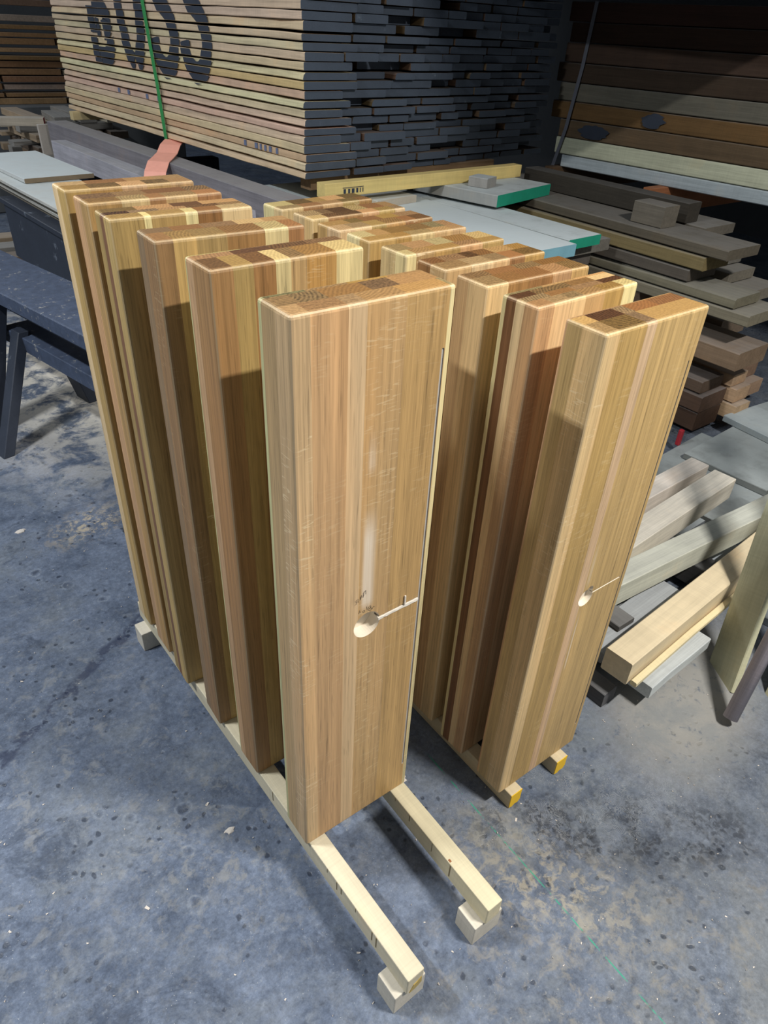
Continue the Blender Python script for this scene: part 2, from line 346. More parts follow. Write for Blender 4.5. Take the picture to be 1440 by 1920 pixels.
# ------------------------------------------------------------------ the oak blocks
PALE=(204,178,134); TAN=(186,152,110); PINK=(198,170,132); BROWN=(150,112,72); DARK=(116,82,52); CREAM=(210,196,148); GOLD=(176,144,90); RED=(128,86,56); OLIVE=(162,136,84); GREY=(128,104,78)
TONES=[PALE,TAN,TAN,PINK,BROWN,GOLD,CREAM,OLIVE,TAN,GOLD,BROWN]
def mixc(c,q,s=9): 
    d=q.uniform(-s,s); return tuple(max(20,min(240,v+d+q.uniform(-3,3))) for v in c)
def oak_block(idx,name,label,group,x,y,z,rz,W,T,H,layers,seed,cut=None,bev=.0055,smear=None):
    """layers: list of (thickness, [(width, tone, fleck), ...]) from the front face to the back"""
    q=random.Random(seed); root=empty(name,(x,y,z),rz); tag(root,label,'wooden block',group); om={}
    base=box_bm(0,0,0,W,T,H,bev,3); ya=0; made=[]
    for li,(th,cells) in enumerate(layers):
        yb=T if li==len(layers)-1 else ya+th; xa=0; tot=sum(c[0] for c in cells)
        for ci,(w,tone,fl) in enumerate(cells):
            xb=W if ci==len(cells)-1 else xa+w*W/tot
            b=base.copy()
            for co,no in (((xa,0,0),(-1,0,0)),((xb,0,0),(1,0,0)),((0,ya,0),(0,-1,0)),((0,yb,0),(0,1,0))):
                if (no[0]<0 and xa==0) or (no[0]>0 and xb==W) or (no[1]<0 and ya==0) or (no[1]>0 and yb==T): continue
                r=bmesh.ops.bisect_plane(b,geom=b.verts[:]+b.edges[:]+b.faces[:],dist=1e-6,plane_co=co,plane_no=no,clear_outer=True)
                ed=[g for g in r['geom_cut'] if isinstance(g,bmesh.types.BMEdge)]
                bmesh.ops.holes_fill(b,edges=ed,sides=0)
            o=mesh_obj('stave',b,[smear if (smear and li==0) else OAK],root,(0,0,0),(0,0,0),(*lin(mixc(tone,q)),fl))
            made.append((o,li,xa,xb)); xa=xb
        ya=yb
    base.free()
    if cut:
        cutters=[]
        for cb,rng,*gm in cut:
            me=bpy.data.meshes.new('cutter'); bmesh.ops.recalc_face_normals(cb,faces=cb.faces[:]); cb.to_mesh(me); cb.free(); me.materials.append(gm[0] if gm else ROUTED)
            co=bpy.data.objects.new('cutter',me); COL.objects.link(co); co.location=(x,y,z); co.rotation_euler=(0,0,rz); cutters.append((co,rng))
        bpy.context.view_layer.update()
        for o,li,xa,xb in made:
            if li: continue
            use=[co for co,(u,v) in cutters if u<xb and v>xa]
            if not use: continue
            o.data.materials.append(ROUTED); o.data.materials.append(GROOVE)
            for co in use:
                md=o.modifiers.new('cut','BOOLEAN'); md.operation='DIFFERENCE'; md.solver='EXACT'; md.object=co
                try: md.material_mode='TRANSFER'
                except Exception: pass
            bpy.context.view_layer.update()
            dg=bpy.context.evaluated_depsgraph_get(); nm=bpy.data.meshes.new_from_object(o.evaluated_get(dg))
            o.modifiers.clear(); o.data=nm
        for co,_ in cutters: bpy.data.objects.remove(co)
    return root
def rand_cells(q,first=None,n=None):
    n=n or q.choice([5,5,6]); c=[[q.uniform(.034,.07),q.choice(TONES),q.choice([0,0,0,.5,.9])] for _ in range(n)]
    if first: c[0][1]=first
    return [tuple(k) for k in c]
def groove_cutter(x,z0,z1,w=.005,d=.009): 
    b=bmesh.new(); pts=[]
    for k in range(9): a=math.pi*k/8; pts.append((x+w/2*math.cos(a),z1+w/2*math.sin(a)))
    for k in range(9): a=math.pi+math.pi*k/8; pts.append((x+w/2*math.cos(a),z0+w/2*math.sin(a)))
    f=[b.verts.new((px,-.004,pz)) for px,pz in pts]; g=[b.verts.new((px,d,pz)) for px,pz in pts]
    b.faces.new(f); b.faces.new(g[::-1])
    for k in range(len(f)): b.faces.new((f[k],f[(k+1)%len(f)],g[(k+1)%len(f)],g[k]))
    return b
def pocket_cutter(x,z,r,d):
    b=bmesh.new(); bmesh.ops.create_cone(b,cap_ends=True,segments=40,radius1=r,radius2=r*.93,depth=d+.004,matrix=Matrix.Translation((x,(d-.004)/2,z))@Matrix.Rotation(-math.pi/2,4,'X'))
    return b
def slot_cutter(x0,x1,z,w,d,dz=0): 
    b=box_bm(x0,-.004,z-w/2,x1,d,z+w/2)
    for v in b.verts:
        if v.co.x>(x0+x1)/2: v.co.z+=dz
    return b

HL=1.1
WL,TL=.2550,.0797; WR,TR=.2597,.0775
LEFT=[(-.008,.573,0.0),(-.006,.450,.14),(-.011,.324,-1.19),(.001,.168,-1.92),(.010,.000,.96),(.013,-.202,-.15)]
LLAB=['rearmost oak block of the left row, beside the black trestle, pale left edge',
 'second block from the back in the left row',
 'third block from the back in the left row, cream patches under its top edge',
 'dark brown oak block in the left row with a grey-brown narrow side',
 'second block from the front in the left row, dark reddish-brown front half in shade',
 'front oak block of the left row, round pocket and long groove in its face']
q=random.Random(3)
LL=[
 [(.040,[(.05,GOLD,0),(.06,OLIVE,0),(.05,TAN,0),(.05,GOLD,0),(.05,TAN,0)]),(.04,[(.05,PALE,0),(.07,BROWN,0),(.05,TAN,0),(.06,TAN,0)])],
 [(.036,[(.06,GOLD,0),(.05,PALE,0),(.03,BROWN,0),(.06,TAN,0),(.05,BROWN,0)]),(.044,[(.06,TAN,0),(.05,TAN,0),(.07,BROWN,0),(.05,TAN,0)])],
 [(.030,[(.058,GOLD,0),(.012,CREAM,0),(.06,OLIVE,0),(.022,CREAM,0),(.045,BROWN,0),(.06,PALE,0)]),(.018,[(.045,DARK,0),(.05,PINK,0),(.05,TAN,0),(.06,BROWN,0),(.05,TAN,0)]),(.03,[(.06,OLIVE,0),(.06,TAN,0),(.05,DARK,0),(.07,TAN,0)])],
 [(.046,[(.030,(142,112,74),.2),(.036,GOLD,1),(.05,OLIVE,0),(.065,BROWN,0),(.042,CREAM,0),(.032,BROWN,0)]),(.034,[(.05,GREY,0),(.05,BROWN,0),(.06,TAN,0),(.05,PINK,0),(.05,TAN,0)])],
 [(.052,[(.034,BROWN,0),(.030,OLIVE,0),(.034,BROWN,0),(.024,CREAM,.3),(.026,TAN,.6),(.05,GOLD,.4),(.05,CREAM,.9)]),(.020,[(.06,TAN,0),(.055,DARK,0),(.06,BROWN,0),(.06,TAN,.4)]),(.008,[(.06,(196,192,140),0),(.06,TAN,0),(.06,TAN,0)])],
 [(.034,[(.028,PALE,1),(.054,TAN,.25),(.028,PINK,0),(.062,TAN,.5),(.072,(180,146,100),.2),(.011,CREAM,.8)]),(.034,[(.036,(188,158,116),0),(.04,PALE,0),(.065,BROWN,0),(.045,(196,160,120),0),(.069,TAN,0)]),(.0117,[(.06,(196,194,146),0),(.06,TAN,0),(.06,OLIVE,0),(.06,TAN,0)])],
]
for i,(x,y,a) in enumerate(LEFT):
    cut=None
    if i==5:
        cut=[(groove_cutter(.2405,.082,1.012,.0046,.0016),(.236,.244),GROOVE),(pocket_cutter(.129,.550,.0268,.024),(.10,.157)),(slot_cutter(.150,.2395,.5525,.0062,.014,.0025),(.150,.2395),GROOVE)]
    root=oak_block(i,'oak_block',LLAB[i],'oak blocks in the left row',x,y,.1177,rad(a),WL,TL,HL,LL[i],50+i,cut,smear=OAK_SMEAR if i==5 else None)
root_front=root
RIGHT=[(.433,.553,3.5),(.446,.446,2.38),(.443,.342,2.78),(.449,.247,.89),(.453,.136,1.38),(.457,.031,.93),(.458,-.073,.16),(.455,-.189,1.77),(.456,-.318,0)]
RLAB=['rearmost oak block of the right row','second block from the back in the right row','third block from the back in the right row',
 'fourth block from the back in the right row','middle block of the nine in the right row, pale strip down its front corner','fourth block from the front in the right row',
 'third block from the front in the right row','second block from the front in the right row, dark red stripe down its side','front oak block of the right row, small routed pocket and thin slot']
for i,(x,y,a) in enumerate(RIGHT):
    q=random.Random(200+i); cut=None
    t=q.choice([.03,.04,.048])
    lay=[(t,rand_cells(q)),(TR-t,rand_cells(q))]
    if i==4: lay=[(.03,[(.02,CREAM,0)]+rand_cells(q,n=4)),(.048,rand_cells(q,PALE))]
    if i==6: lay=[(.045,[(.05,PALE,0),(.05,BROWN,0),(.06,BROWN,0),(.05,TAN,0),(.05,GOLD,0)]),(.033,[(.05,TAN,0),(.06,BROWN,.4),(.05,TAN,0),(.07,BROWN,0)])]
    if i==7: lay=[(.028,[(.038,TAN,.2),(.040,PINK,0),(.035,PALE,0),(.05,TAN,0),(.05,GOLD,0),(.04,CREAM,0)]),(.018,[(.05,PALE,0),(.05,BROWN,0),(.06,TAN,0),(.05,DARK,0)]),(.02,[(.04,RED,0),(.07,TAN,0),(.05,BROWN,0),(.05,PALE,0)]),(.0115,[(.06,CREAM,0),(.06,TAN,0),(.06,TAN,0)])]
    if i==8:
        lay=[(.043,[(.032,PALE,.8),(.063,(176,146,96),.3),(.024,PINK,0),(.138,(182,150,100),.15)]),(.028,[(.034,(196,168,120),0),(.062,DARK,0),(.026,PINK,0),(.06,BROWN,0),(.075,BROWN,0)]),(.0065,[(.1,TAN,0),(.1,TAN,0)])]
        cut=[(groove_cutter(.2449,.078,1.008,.0030,.004),(.242,.248),GROOVE),(pocket_cutter(.1335,.540,.021,.012),(.112,.155)),(pocket_cutter(.142,.5565,.009,.03),(.13,.152)),(slot_cutter(.150,.2385,.5445,.0032,.008),(.15,.2385))]
    oak_block(i,'oak_block',RLAB[i],'oak blocks in the right row',x,y,.0505,rad(a),WR,TR,HL,lay,90+i,cut,smear=OAK_SMEAR2 if i==8 else None)

# marks on the front block: wiped chalk streak above the pocket and pencil figures
def patch_strip(name,pts,w,mat,parent,y=-.0004):
    bm=bmesh.new(); prev=None
    for i,(px,pz) in enumerate(pts):
        a=bm.verts.new((px-w[i]/2,y,pz)); b=bm.verts.new((px+w[i]/2,y,pz))
        if prev: bm.faces.new((prev[0],prev[1],b,a))
        prev=(a,b)
    return mesh_obj(name,bm,mat,parent)

fb=root_front
bm=bmesh.new(); q=random.Random(5); prev=None
for k in range(15):
    t=k/14; xx=.152+t*.0865; zc=.5512+t*.0022; w=.0016+q.random()*.0012
    r=[bm.verts.new((xx,-.0012-q.random()*.0008,zc-w)),bm.verts.new((xx,-.0012-q.random()*.0008,zc+w)),bm.verts.new((xx,.006,zc+w)),bm.verts.new((xx,.006,zc-w))]
    if prev:
        for j in range(4): bm.faces.new((prev[j],prev[(j+1)%4],r[(j+1)%4],r[j]))
    else: bm.faces.new(r[::-1])
    prev=r
bm.faces.new(prev); SPL=paint_material('pale_splintered_filler',(232,222,206),.8,.12,90)
tag(mesh_obj('slot_filler',bm,SPL,fb),'pale splintered filler in the slot')
mesh_obj('splinter',box_bm(.2060,-.0035,.557,.2090,-.0005,.577,.0006),SPL,fb,rot=(0,0,0))
PENCIL=paint_material('pencil_lead',(96,84,70),.7,.2,60)
def pen(name,pts,w,parent):
    bm=bmesh.new()
    for st in pts:
        prev=None
        for i,(px,pz) in enumerate(st):
            a=st[max(i-1,0)]; b=st[min(i+1,len(st)-1)]; dx,dz=b[0]-a[0],b[1]-a[1]; l=math.hypot(dx,dz) or 1; nx,nz=-dz/l*w/2,dx/l*w/2
            u=(bm.verts.new((px+nx,-.0005,pz+nz)),bm.verts.new((px-nx,-.0005,pz-nz)))
            if prev: bm.faces.new((prev[0],prev[1],u[1],u[0]))
            prev=u
    return mesh_obj(name,bm,mat_pen,parent)
mat_pen=PENCIL
def oval(cx,cz,rx,rz,n=12): return [(cx+rx*math.cos(2*math.pi*k/n),cz+rz*math.sin(2*math.pi*k/n)) for k in range(n+1)]
def seg(x0,z0,pts,sx=.005,sz=.009,sl=.5): return [(x0+u*sx,z0+v*sz+u*sx*sl) for u,v in pts]
for st in (seg(.103,.606,[(0,.9),(.9,1),(.3,.5),(.9,.5),(.5,0),(0,.1)]),seg(.109,.609,[(.1,0),(0,1),(.9,.1),(.9,1)]),seg(.1145,.613,[(0,0),(.2,1),(.5,.2),(.9,1),(1,0)]),seg(.120,.618,[(0,0),(.1,1),(.8,1),(.9,0)]),seg(.1195,.6215,[(-.2,.4),(1,.5)]),
           oval(.1335,.5875,.0022,.0026),oval(.1345,.5822,.0028,.0030),seg(.1385,.579,[(0,.1),(.5,.6),(1,.2)]),seg(.127,.583,[(0,1),(.3,0)]),oval(.1215,.5838,.0018,.0024),seg(.1115,.583,[(0,0),(.3,.8),(.6,0)])):
    pen('pencil_mark',[st],.0007,fb)
# ------------------------------------------------------------------ rails and feet under the blocks
def rail(x0,x1,y0,y1,z0,z1,rgb,label,drips,rz=0):
    rgb=tuple(v*.9 for v in rgb)
    o=mesh_obj('pine_rail',box_bm(x0,y0,z0,x1,y1,z1,.0022,2),[PINE],None,(x0-x0*math.cos(rad(rz))+y0*math.sin(rad(rz)),y0-x0*math.sin(rad(rz))-y0*math.cos(rad(rz)),0),(0,0,rad(rz)),c4(rgb,.3))
    tag(o,label,'timber rail','pine rails under the blocks')
    for (yy,ln,w) in drips:
        patch=box_bm(x0-.0006,yy-w/2,z1-.003-ln,x0+.001,yy+w/2,z1-.002,.0004)
        mesh_obj('glue_drip',patch,GLUE,o)
    return o
ra=rail(.0285,.0665,-.517,.690,.0645,.1177,(226,214,184),'leftmost pine rail under the left row, amber glue patch on its end',[(-.055,.03,.003),(-.265,.012,.002),(-.298,.026,.003),(-.313,.020,.003),(-.36,.012,.002),(-.412,.03,.003),(-.425,.035,.003)],1.45)
rb=rail(.2275,.2655,-.512,.690,.0645,.1177,(228,216,180),'right pine rail of the left row, wavy grain and a small knot on top',[(-.27,.02,.003),(-.345,.03,.002),(-.402,.04,.0035),(-.22,.01,.002)])
rc=rail(.478,.514,-.338,.680,0,.0505,(214,196,160),'left rail of the right row with yellow painted end',[])
rd=rail(.634,.672,-.338,.680,0,.0505,(214,196,160),'right rail of the right row with yellow painted end',[])
def blob_plate(name,pts,mat,parent,y,th=.0012):
    b=bmesh.new(); f=[b.verts.new((px,y-th,pz)) for px,pz in pts]; g=[b.verts.new((px,y+.0005,pz)) for px,pz in pts]
    b.faces.new(f); b.faces.new(g[::-1])
    for k in range(len(f)): b.faces.new((f[k],f[(k+1)%len(f)],g[(k+1)%len(f)],g[k]))
    return mesh_obj(name,b,mat,parent)
for o,x0,x1 in ((rc,.478,.514),(rd,.634,.672)):
    w=x1-x0
    tag(blob_plate('painted_end',[(x0+w*.02,.004),(x0+w*.3,.001),(x0+w*.5,.006),(x0+w*.8,.004),(x0+w*.99,.013),(x0+w*.97,.028),(x1,.049),(x0+w*.5,.0485),(x0+.001,.0485),(x0+.0005,.025)],YELLOW,o,-.338),'yellow painted end')
tag(blob_plate('glue_patch',[(.034,.066),(.048,.0655),(.0625,.073),(.061,.094),(.052,.088),(.043,.086),(.040,.078)],paint_material('amber_glue',(186,158,78),.3,.15,60),ra,-.517),'amber glue patch')
mesh_obj('knot',box_bm(.2295,-.398,.1172,.2345,-.391,.1180,.0004),paint_material('knot_brown',(140,88,50),.5),rb)
def foot(x0,y0,rz,label,h=.0645,w=.072,d=.052,rgb=(200,192,176)):
    o=mesh_obj('wooden_foot_block',box_bm(0,0,0,w,d,h,.002,2),[PINE],None,(x0,y0,0),(0,0,rz),c4(rgb,.3))
    tag(o,label,'wooden block','small blocks raising the rails')
foot(.0076,-.511,rad(1),'small square block under the near end of the leftmost rail')
foot(.2055,-.508,rad(-1),'small square block under the near end of the second rail from the left')
foot(-.0285,.610,rad(1),'small square block under the far end of the leftmost rail',w=.075)
foot(.2055,.612,0,'small block under the far end of the second rail, hidden behind the blocks')

# ------------------------------------------------------------------ strapped lumber pack with stencilled side
PA=rad(3.28); PO=(1.36,1.98,.92)
pack=empty('lumber_pack',PO,PA); tag(pack,'green-strapped pack of pale planks, dark sealed ends and big stencilled letters','lumber pack')
PITCH=.0336; NL=25; PW=1.69; PLEN=2.80
SIDE=[(210,180,140),(214,186,146),(196,150,110),(212,186,146),(196,168,134),(204,156,140),(208,176,150),(212,198,150),(214,204,160),(202,158,132),(208,174,100),(214,194,150),(214,188,150),(210,184,150),(214,196,156),(206,176,146),(212,190,146),(214,184,160),(204,170,140),(214,196,160)]
q=random.Random(11); firsts=[]
for k in range(NL):
    x=q.uniform(-.006,.006); zz=k*PITCH; col=0; th=PITCH-.002-q.choice([0,.001,.002,.004,.006])
    while x<PW-.05:
        w=q.choice([.12,.15,.18,.21,.25]) if col else q.choice([.20,.25,.28])
        w=min(w,PW-x+.03)
        if col and k>0 and q.random()<.10: x+=q.uniform(.02,.10); continue
        end=x*.075-.01+q.uniform(-.02,.02)+(0 if col else .0)
        if col==0: end=q.uniform(-.004,.004)
        if q.random()<.10 and col: end+=q.uniform(.02,.08)
        L=PLEN-end+q.uniform(-.02,.02)
        rgb=tuple(v*.5+g*.5 for v,g in zip(SIDE[k%len(SIDE)],(204,188,160))) if col==0 else (84,66,48)  # inner planks coloured darker, the shade of the gaps put into their tone
        o=board('plank',x,end,zz,w-.003,L,th,mixc(rgb,q,6),dust=.35,endmat=ENDPAINT,parent=pack,rnd=q,bev=.003,wane=.012 if q.random()<.3 else 0,wob=.0022 if col==0 else 0)
        if col==0: firsts.append((k,x,zz,th))
        x+=w+q.choice([0,.001,.004,.004,.02]); col+=1
# stencilled letters, strokes cut plank by plank
def stroke(bm,pts,w,x=-.0):
    n=len(pts); prev=None
    for i in range(n):
        a=pts[max(i-1,0)]; b=pts[min(i+1,n-1)]; dx,dy=b[0]-a[0],b[1]-a[1]; l=math.hypot(dx,dy) or 1
        nx,ny=-dy/l*w/2,dx/l*w/2; p=pts[i]
        u=bm.verts.new((x,p[0]+nx,p[1]+ny)); v=bm.verts.new((x,p[0]-nx,p[1]-ny))
        if prev: bm.faces.new((prev[0],prev[1],v,u))
        prev=(u,v)
def arc(cx,cy,rx,ry,a0,a1,n=14): return [(cx+rx*math.cos(rad(a0+(a1-a0)*i/n)),cy+ry*math.sin(rad(a0+(a1-a0)*i/n))) for i in range(n+1)]
def letter_strokes(ch,s0,s1,z0,z1):
    """s0 = left edge (large y), s1 = right edge"""
    def m(u,v): return (s0+(s1-s0)*u, z0+(z1-z0)*v)
    A=lambda cx,cy,rx,ry,a,b:[m(*p) for p in arc(cx,cy,rx,ry,a,b)]
    if ch=='B': return [[m(.15,.02),m(.15,.215)],[m(.15,.25),m(.15,.45)],[m(.30,.07),m(.45,.07)]+A(.50,.20,.32,.13,-88,10)[1:],A(.52,.36,.28,.09,-80,85)+[m(.28,.45)],[m(.30,.295),m(.44,.285)],[m(.15,.52),m(.15,.98)],[m(.3,.56),m(.5,.56)]+A(.52,.75,.26,.19,-90,90)[1:]+[m(.3,.94)]]
    if ch=='O': return [A(.5,.5,.33,.44,-84,84),A(.5,.5,.33,.44,96,264)]
    if ch=='S': return [A(.5,.72,.30,.22,25,200)+[m(.46,.50)]+A(.48,.27,.34,.21,58,-178)]
def islands(b):
    seen=set(); out=[]
    for f in b.faces:
        if f in seen: continue
        st=[f]; seen.add(f); g=[]
        while st:
            c=st.pop(); g.append(c)
            for e in c.edges:
                for f2 in e.link_faces:
                    if f2 not in seen: seen.add(f2); st.append(f2)
        out.append(g)
    return out
for ch,s0,s1 in (('B',2.20,1.85),('O',1.80,1.42),('S',1.385,1.055),('S',1.055,.725)):
    for st in letter_strokes(ch,s0,s1,.295,.93):
        for k,x,zz,th in firsts:
            if zz+th<.25 or zz>.84: continue
            b=bmesh.new(); stroke(b,st,.096)
            for co,no in (((0,0,zz+.002),(0,0,-1)),((0,0,zz+th-.002),(0,0,1))):
                bmesh.ops.bisect_plane(b,geom=b.verts[:]+b.edges[:]+b.faces[:],dist=1e-6,plane_co=co,plane_no=no,clear_outer=True)
            if b.faces:
                for g in islands(b):
                    nb=bmesh.new(); vm={}
                    for f in g:
                        for v in f.verts:
                            if v not in vm: vm[v]=nb.verts.new((x-.0052,v.co.y,v.co.z))
                        try: nb.faces.new([vm[v] for v in f.verts])
                        except ValueError: pass
                    mesh_obj('stencil_paint',nb,LETTER,pack)
            b.free()
# small pencilled ticks on the lower planks
BLUEMARK=paint_material('faded_blue_ink',(104,114,142),.8,.2,40)
for sm,wd,k in ((1.882,.022,5),(1.747,.022,5),(1.501,.024,5),(1.361,.02,5),(.485,.018,2),(.385,.022,2),(.352,.012,2),(.311,.014,2),(.267,.018,2),(.214,.014,2)):
    zz=k*PITCH; xk=firsts[k][1]-.0035; mesh_obj('ink_mark',box_bm(xk-.0012,sm,zz+.004,xk+.003,sm+wd,zz+.027,.0),BLUEMARK,pack)
def ribbon(name,pts,w,mat,parent=None,axis=(0,1,0),th=.0012):
    """flat band through pts, width along axis"""
    ax=Vector(axis).normalized()*w/2; bm=bmesh.new(); prev=None
    for i,p in enumerate(pts):
        p=Vector(p); a=Vector(pts[max(i-1,0)]); b=Vector(pts[min(i+1,len(pts)-1)]); nn=(b-a).cross(ax).normalized()*th/2
        r=[bm.verts.new(c) for c in (p-ax-nn,p+ax-nn,p+ax+nn,p-ax+nn)]
        if prev:
            for k in range(4): bm.faces.new((prev[k],prev[(k+1)%4],r[(k+1)%4],r[k]))
        else: bm.faces.new(r[::-1])
        prev=r
    bm.faces.new(prev)
    return mesh_obj(name,bm,mat,parent)
tag(ribbon('green_strap',[(.5,1.34,-.006),(.1,1.335,-.006),(-.010,1.33,-.004),(-.013,1.335,.10),(-.013,1.352,.25),(-.013,1.385,.45),(-.013,1.41,.60),(-.013,1.43,.86),(.05,1.43,.868),(.5,1.43,.868)],.036,GREENSTRAP,pack),'green plastic strap')

# supports under the pack
yb=board('bearer',0,0,0,.06,1.26,.058,(220,196,128),'yellow bearer timber across the front under the stencilled pack','timber',rz=rad(-90+2.5),dust=.2,mat=PINE); yb.location=(1.385,1.925,.8605)
for i,(a,l) in enumerate(((.10,.012),(.125,.010),(.145,.014),(.17,.010),(.19,.004),(.205,.004))):
    mesh_obj('faint_stamp',box_bm(.0595,a,.012,.0606,a+l,.030,0),LETTER,yb)
mesh_obj('faint_stamp',box_bm(.0595,.095,.034,.0606,.21,.036,0),LETTER,yb)
board('bearer',0,0,0,.06,1.70,.05,(206,186,140),'pale far bearer peeking out under the back of the stencilled pack','timber',rz=rad(-90+3.3),dust=.2,mat=PINE).location=(1.16,4.66,.869)
board('bearer',0,0,0,.08,1.2,.058,(120,96,70),'brown middle bearer under the stencilled pack, beside the dark gap','timber',rz=rad(-90+3),dust=.2).location=(1.42,2.12,.8605)
board('grey_beam',1.21,1.55,.735,.13,3.15,.125,(124,120,124),'long grey beam beneath the stencilled pack, the one nearer the pack','beam',group='grey beams under the pack',rz=rad(3.6),dust=.95)
board('grey_beam',1.07,2.1,.68,.11,2.3,.105,(176,174,182),'long dusty grey beam furthest left beneath the pack','beam',group='grey beams under the pack',rz=rad(3.2),dust=.95)
sal=ribbon('webbing_sling',[(1.31,3.27,.915),(1.24,3.17,.905),(1.19,3.10,.878),(1.13,3.02,.868),(1.08,2.95,.864),(1.03,2.88,.83),(1.00,2.85,.76)],.11,SALMON,None,axis=(.77,-.63,0),th=.004)
tag(sal,'salmon lifting sling hanging from under the pack over the grey beam','sling')

# ------------------------------------------------------------------ white sheets and green-ended boards
def sheet(name,x0,y0,z0,w,L,h,rgb,label,rz=0,endmat=None,group=None,dust=1.,cat='board',mat=None):
    return board(name,x0,y0,z0,w,L,h,rgb,label,cat,group,rz=rz,mat=mat or WHITEWOOD,endmat=endmat,dust=dust)
sheet('painted_board',1.26,.975,.752,.77,1.55,.048,(196,204,204),'wide pale board with light blue end under the pack, nearest the oak blocks',rad(1),PALEBLUE)
sheet('green_ended_board',2.07,1.06,.752,.215,1.5,.042,(160,166,164),'grey board with green end lying beside the wide pale board',rad(2),TEAL,'green ended boards')
sheet('green_ended_board',2.17,1.60,.8085,.50,.50,.052,(150,152,150),'dusty wide offcut with green end, small cube resting on it',rad(13),TEAL,'green ended boards',.8)
sheet('offcut_cube',0,0,0,.10,.10,.045,(150,148,144),'small grey wooden offcut on the green ended offcut',rad(20),dust=.7,cat='offcut').location=(2.23,1.74,.861)
sheet('offcut_plank',0,0,0,.26,.20,.032,(186,176,160),'short pale offcut lying on the wide pale board, below the yellow bearer',rad(8),dust=.8,cat='offcut').location=(1.66,1.85,.8005)
# boards beneath the pale sheets
q=random.Random(21)
for i,(x0,y0,z0,w,L,h,rgb) in enumerate([(1.2,1.00,.700,.40,1.5,.05,(130,128,122)),(1.64,1.03,.702,.40,1.5,.048,(120,112,100)),(2.07,1.12,.700,.36,1.5,.05,(112,108,100)),(1.3,1.05,.64,.5,1.5,.058,(100,96,90)),(1.85,1.15,.64,.5,1.5,.058,(96,90,84))]):
    board('stacked_board',x0,y0,z0,w,L,h,rgb,['dark board directly under the pale board, left of centre','dark board directly under the pale board, right of centre','dark board under the narrow green ended board','lowest left board of the stack under the pale boards','lowest right board of the stack under the pale boards'][i],group='boards under the pale boards',rnd=q)
# black stands carrying that stack
def stand(name,x,y,w,d,h,label):
    e=empty(name,(x,y,0)); tag(e,label,'trestle')
    mesh_obj('top_beam',box_bm(0,0,h-.10,w,d,h,.004),BLACK,e)
    for lx in (.02,w-.10):
        mesh_obj('leg',box_bm(lx,0,0,lx+.08,d,h-.10,.004),BLACK,e)
    mesh_obj('rail',box_bm(.10,d*.3,.12,w-.10,d*.7,.20,.003),BLACK,e)
stand('steel_stand',1.25,1.30,1.1,.14,.6395,'black stand under the near end of the pale board stack')
stand('steel_stand',1.25,2.30,1.1,.14,.6395,'black stand under the far end of the pale board stack')
stand('steel_stand',.95,2.78,1.0,.10,.6795,'black stand under the near part of the grey beams')
stand('steel_stand',.95,4.1,1.0,.10,.6795,'black stand under the far part of the grey beams')
tag(mesh_obj('upright_sheet',box_bm(0,0,0,.23,.022,.835,.002),WHITEWOOD,None,(.965,4.72,0),(rad(-1.5),0,rad(8)),c4((180,172,162),.3)),'pale sheet standing upright behind the far end of the grey beams','board')
# ------------------------------------------------------------------ black sawhorse on the left
def quad_bar(a,b,w,d,mat,parent,name='leg'):
    """bar from a to b, section w (x) by d (y), ends cut level"""
    bm=bmesh.new(); r=[]
    for p in (a,b): r.append([bm.verts.new((p[0]+sx*w/2,p[1]+sy*d/2,p[2])) for sx,sy in((-1,-1),(1,-1),(1,1),(-1,1))])
    bm.faces.new(r[0][::-1]); bm.faces.new(r[1])
    for k in range(4): bm.faces.new((r[0][k],r[0][(k+1)%4],r[1][(k+1)%4],r[1][k]))
    bmesh.ops.bevel(bm,geom=bm.edges[:],offset=.003,segments=1,affect='EDGES')
    return mesh_obj(name,bm,mat,parent)
sh=empty('sawhorse',(.17,1.9,0),rad(12.5)); tag(sh,'low black wooden sawhorse with dusty scuffed top at the left edge','sawhorse')
mesh_obj('top_board',box_bm(-.09,-.95,.565,.17,.78,.62,.004),BLACKTOP,sh)
mesh_obj('top_beam',box_bm(-.02,-.9,.50,.10,.72,.5645,.003),BLACK,sh)
for sy in (.32,-.75):
    for sx in (-1,1):
        quad_bar((.04+sx*.22,sy+.02,0),(.04+sx*.07,sy+.0,.565),.05,.11,BLACK,sh)
quad_bar((-.24,.10,0),(-.02,.20,.44),.045,.06,BLACK,sh,'brace')
mesh_obj('stretcher',box_bm(-.035,-.80,.36,.10,.34,.42,.003),BLACKTOP,sh)

# ------------------------------------------------------------------ sheets on the left with black box
sheet('pale_board',.50,3.30,.742,.36,.84,.022,(200,202,200),'pale grey panel lying on top of the left stack of sheets',rad(5),endmat=EDGE)
q=random.Random(31)
for i in range(4):
    sheet('thin_sheet',.50+.015*q.random()+i*.006,2.45+q.uniform(-.06,.06),.722-.02*i,.34+.01*q.random(),1.62,.0175,[(190,188,180),(140,130,110),(176,172,162),(120,112,100)][i],
      ['topmost thin pale sheet under the panel, left stack','second thin sheet down in the left stack, brownish edge','third thin sheet down in the left stack','bottom thin sheet of the left stack on the black box'][i],rad(4),group='thin sheets of the left stack',dust=.8)
e=empty('black_crate',(.47,2.50,0),rad(4)); tag(e,'black box trestle carrying the left stack of thin sheets','crate')
mesh_obj('box',box_bm(0,0,.36,.36,.95,.635,.005),BLACK,e); mesh_obj('lid',box_bm(-.015,-.015,.6355,.375,.965,.6615,.003),BLACK,e)
for lx,ly in((.03,.03),(.27,.03),(.03,.86),(.27,.86)): mesh_obj('leg',box_bm(lx,ly,0,lx+.06,ly+.06,.36,.003),BLACK,e)

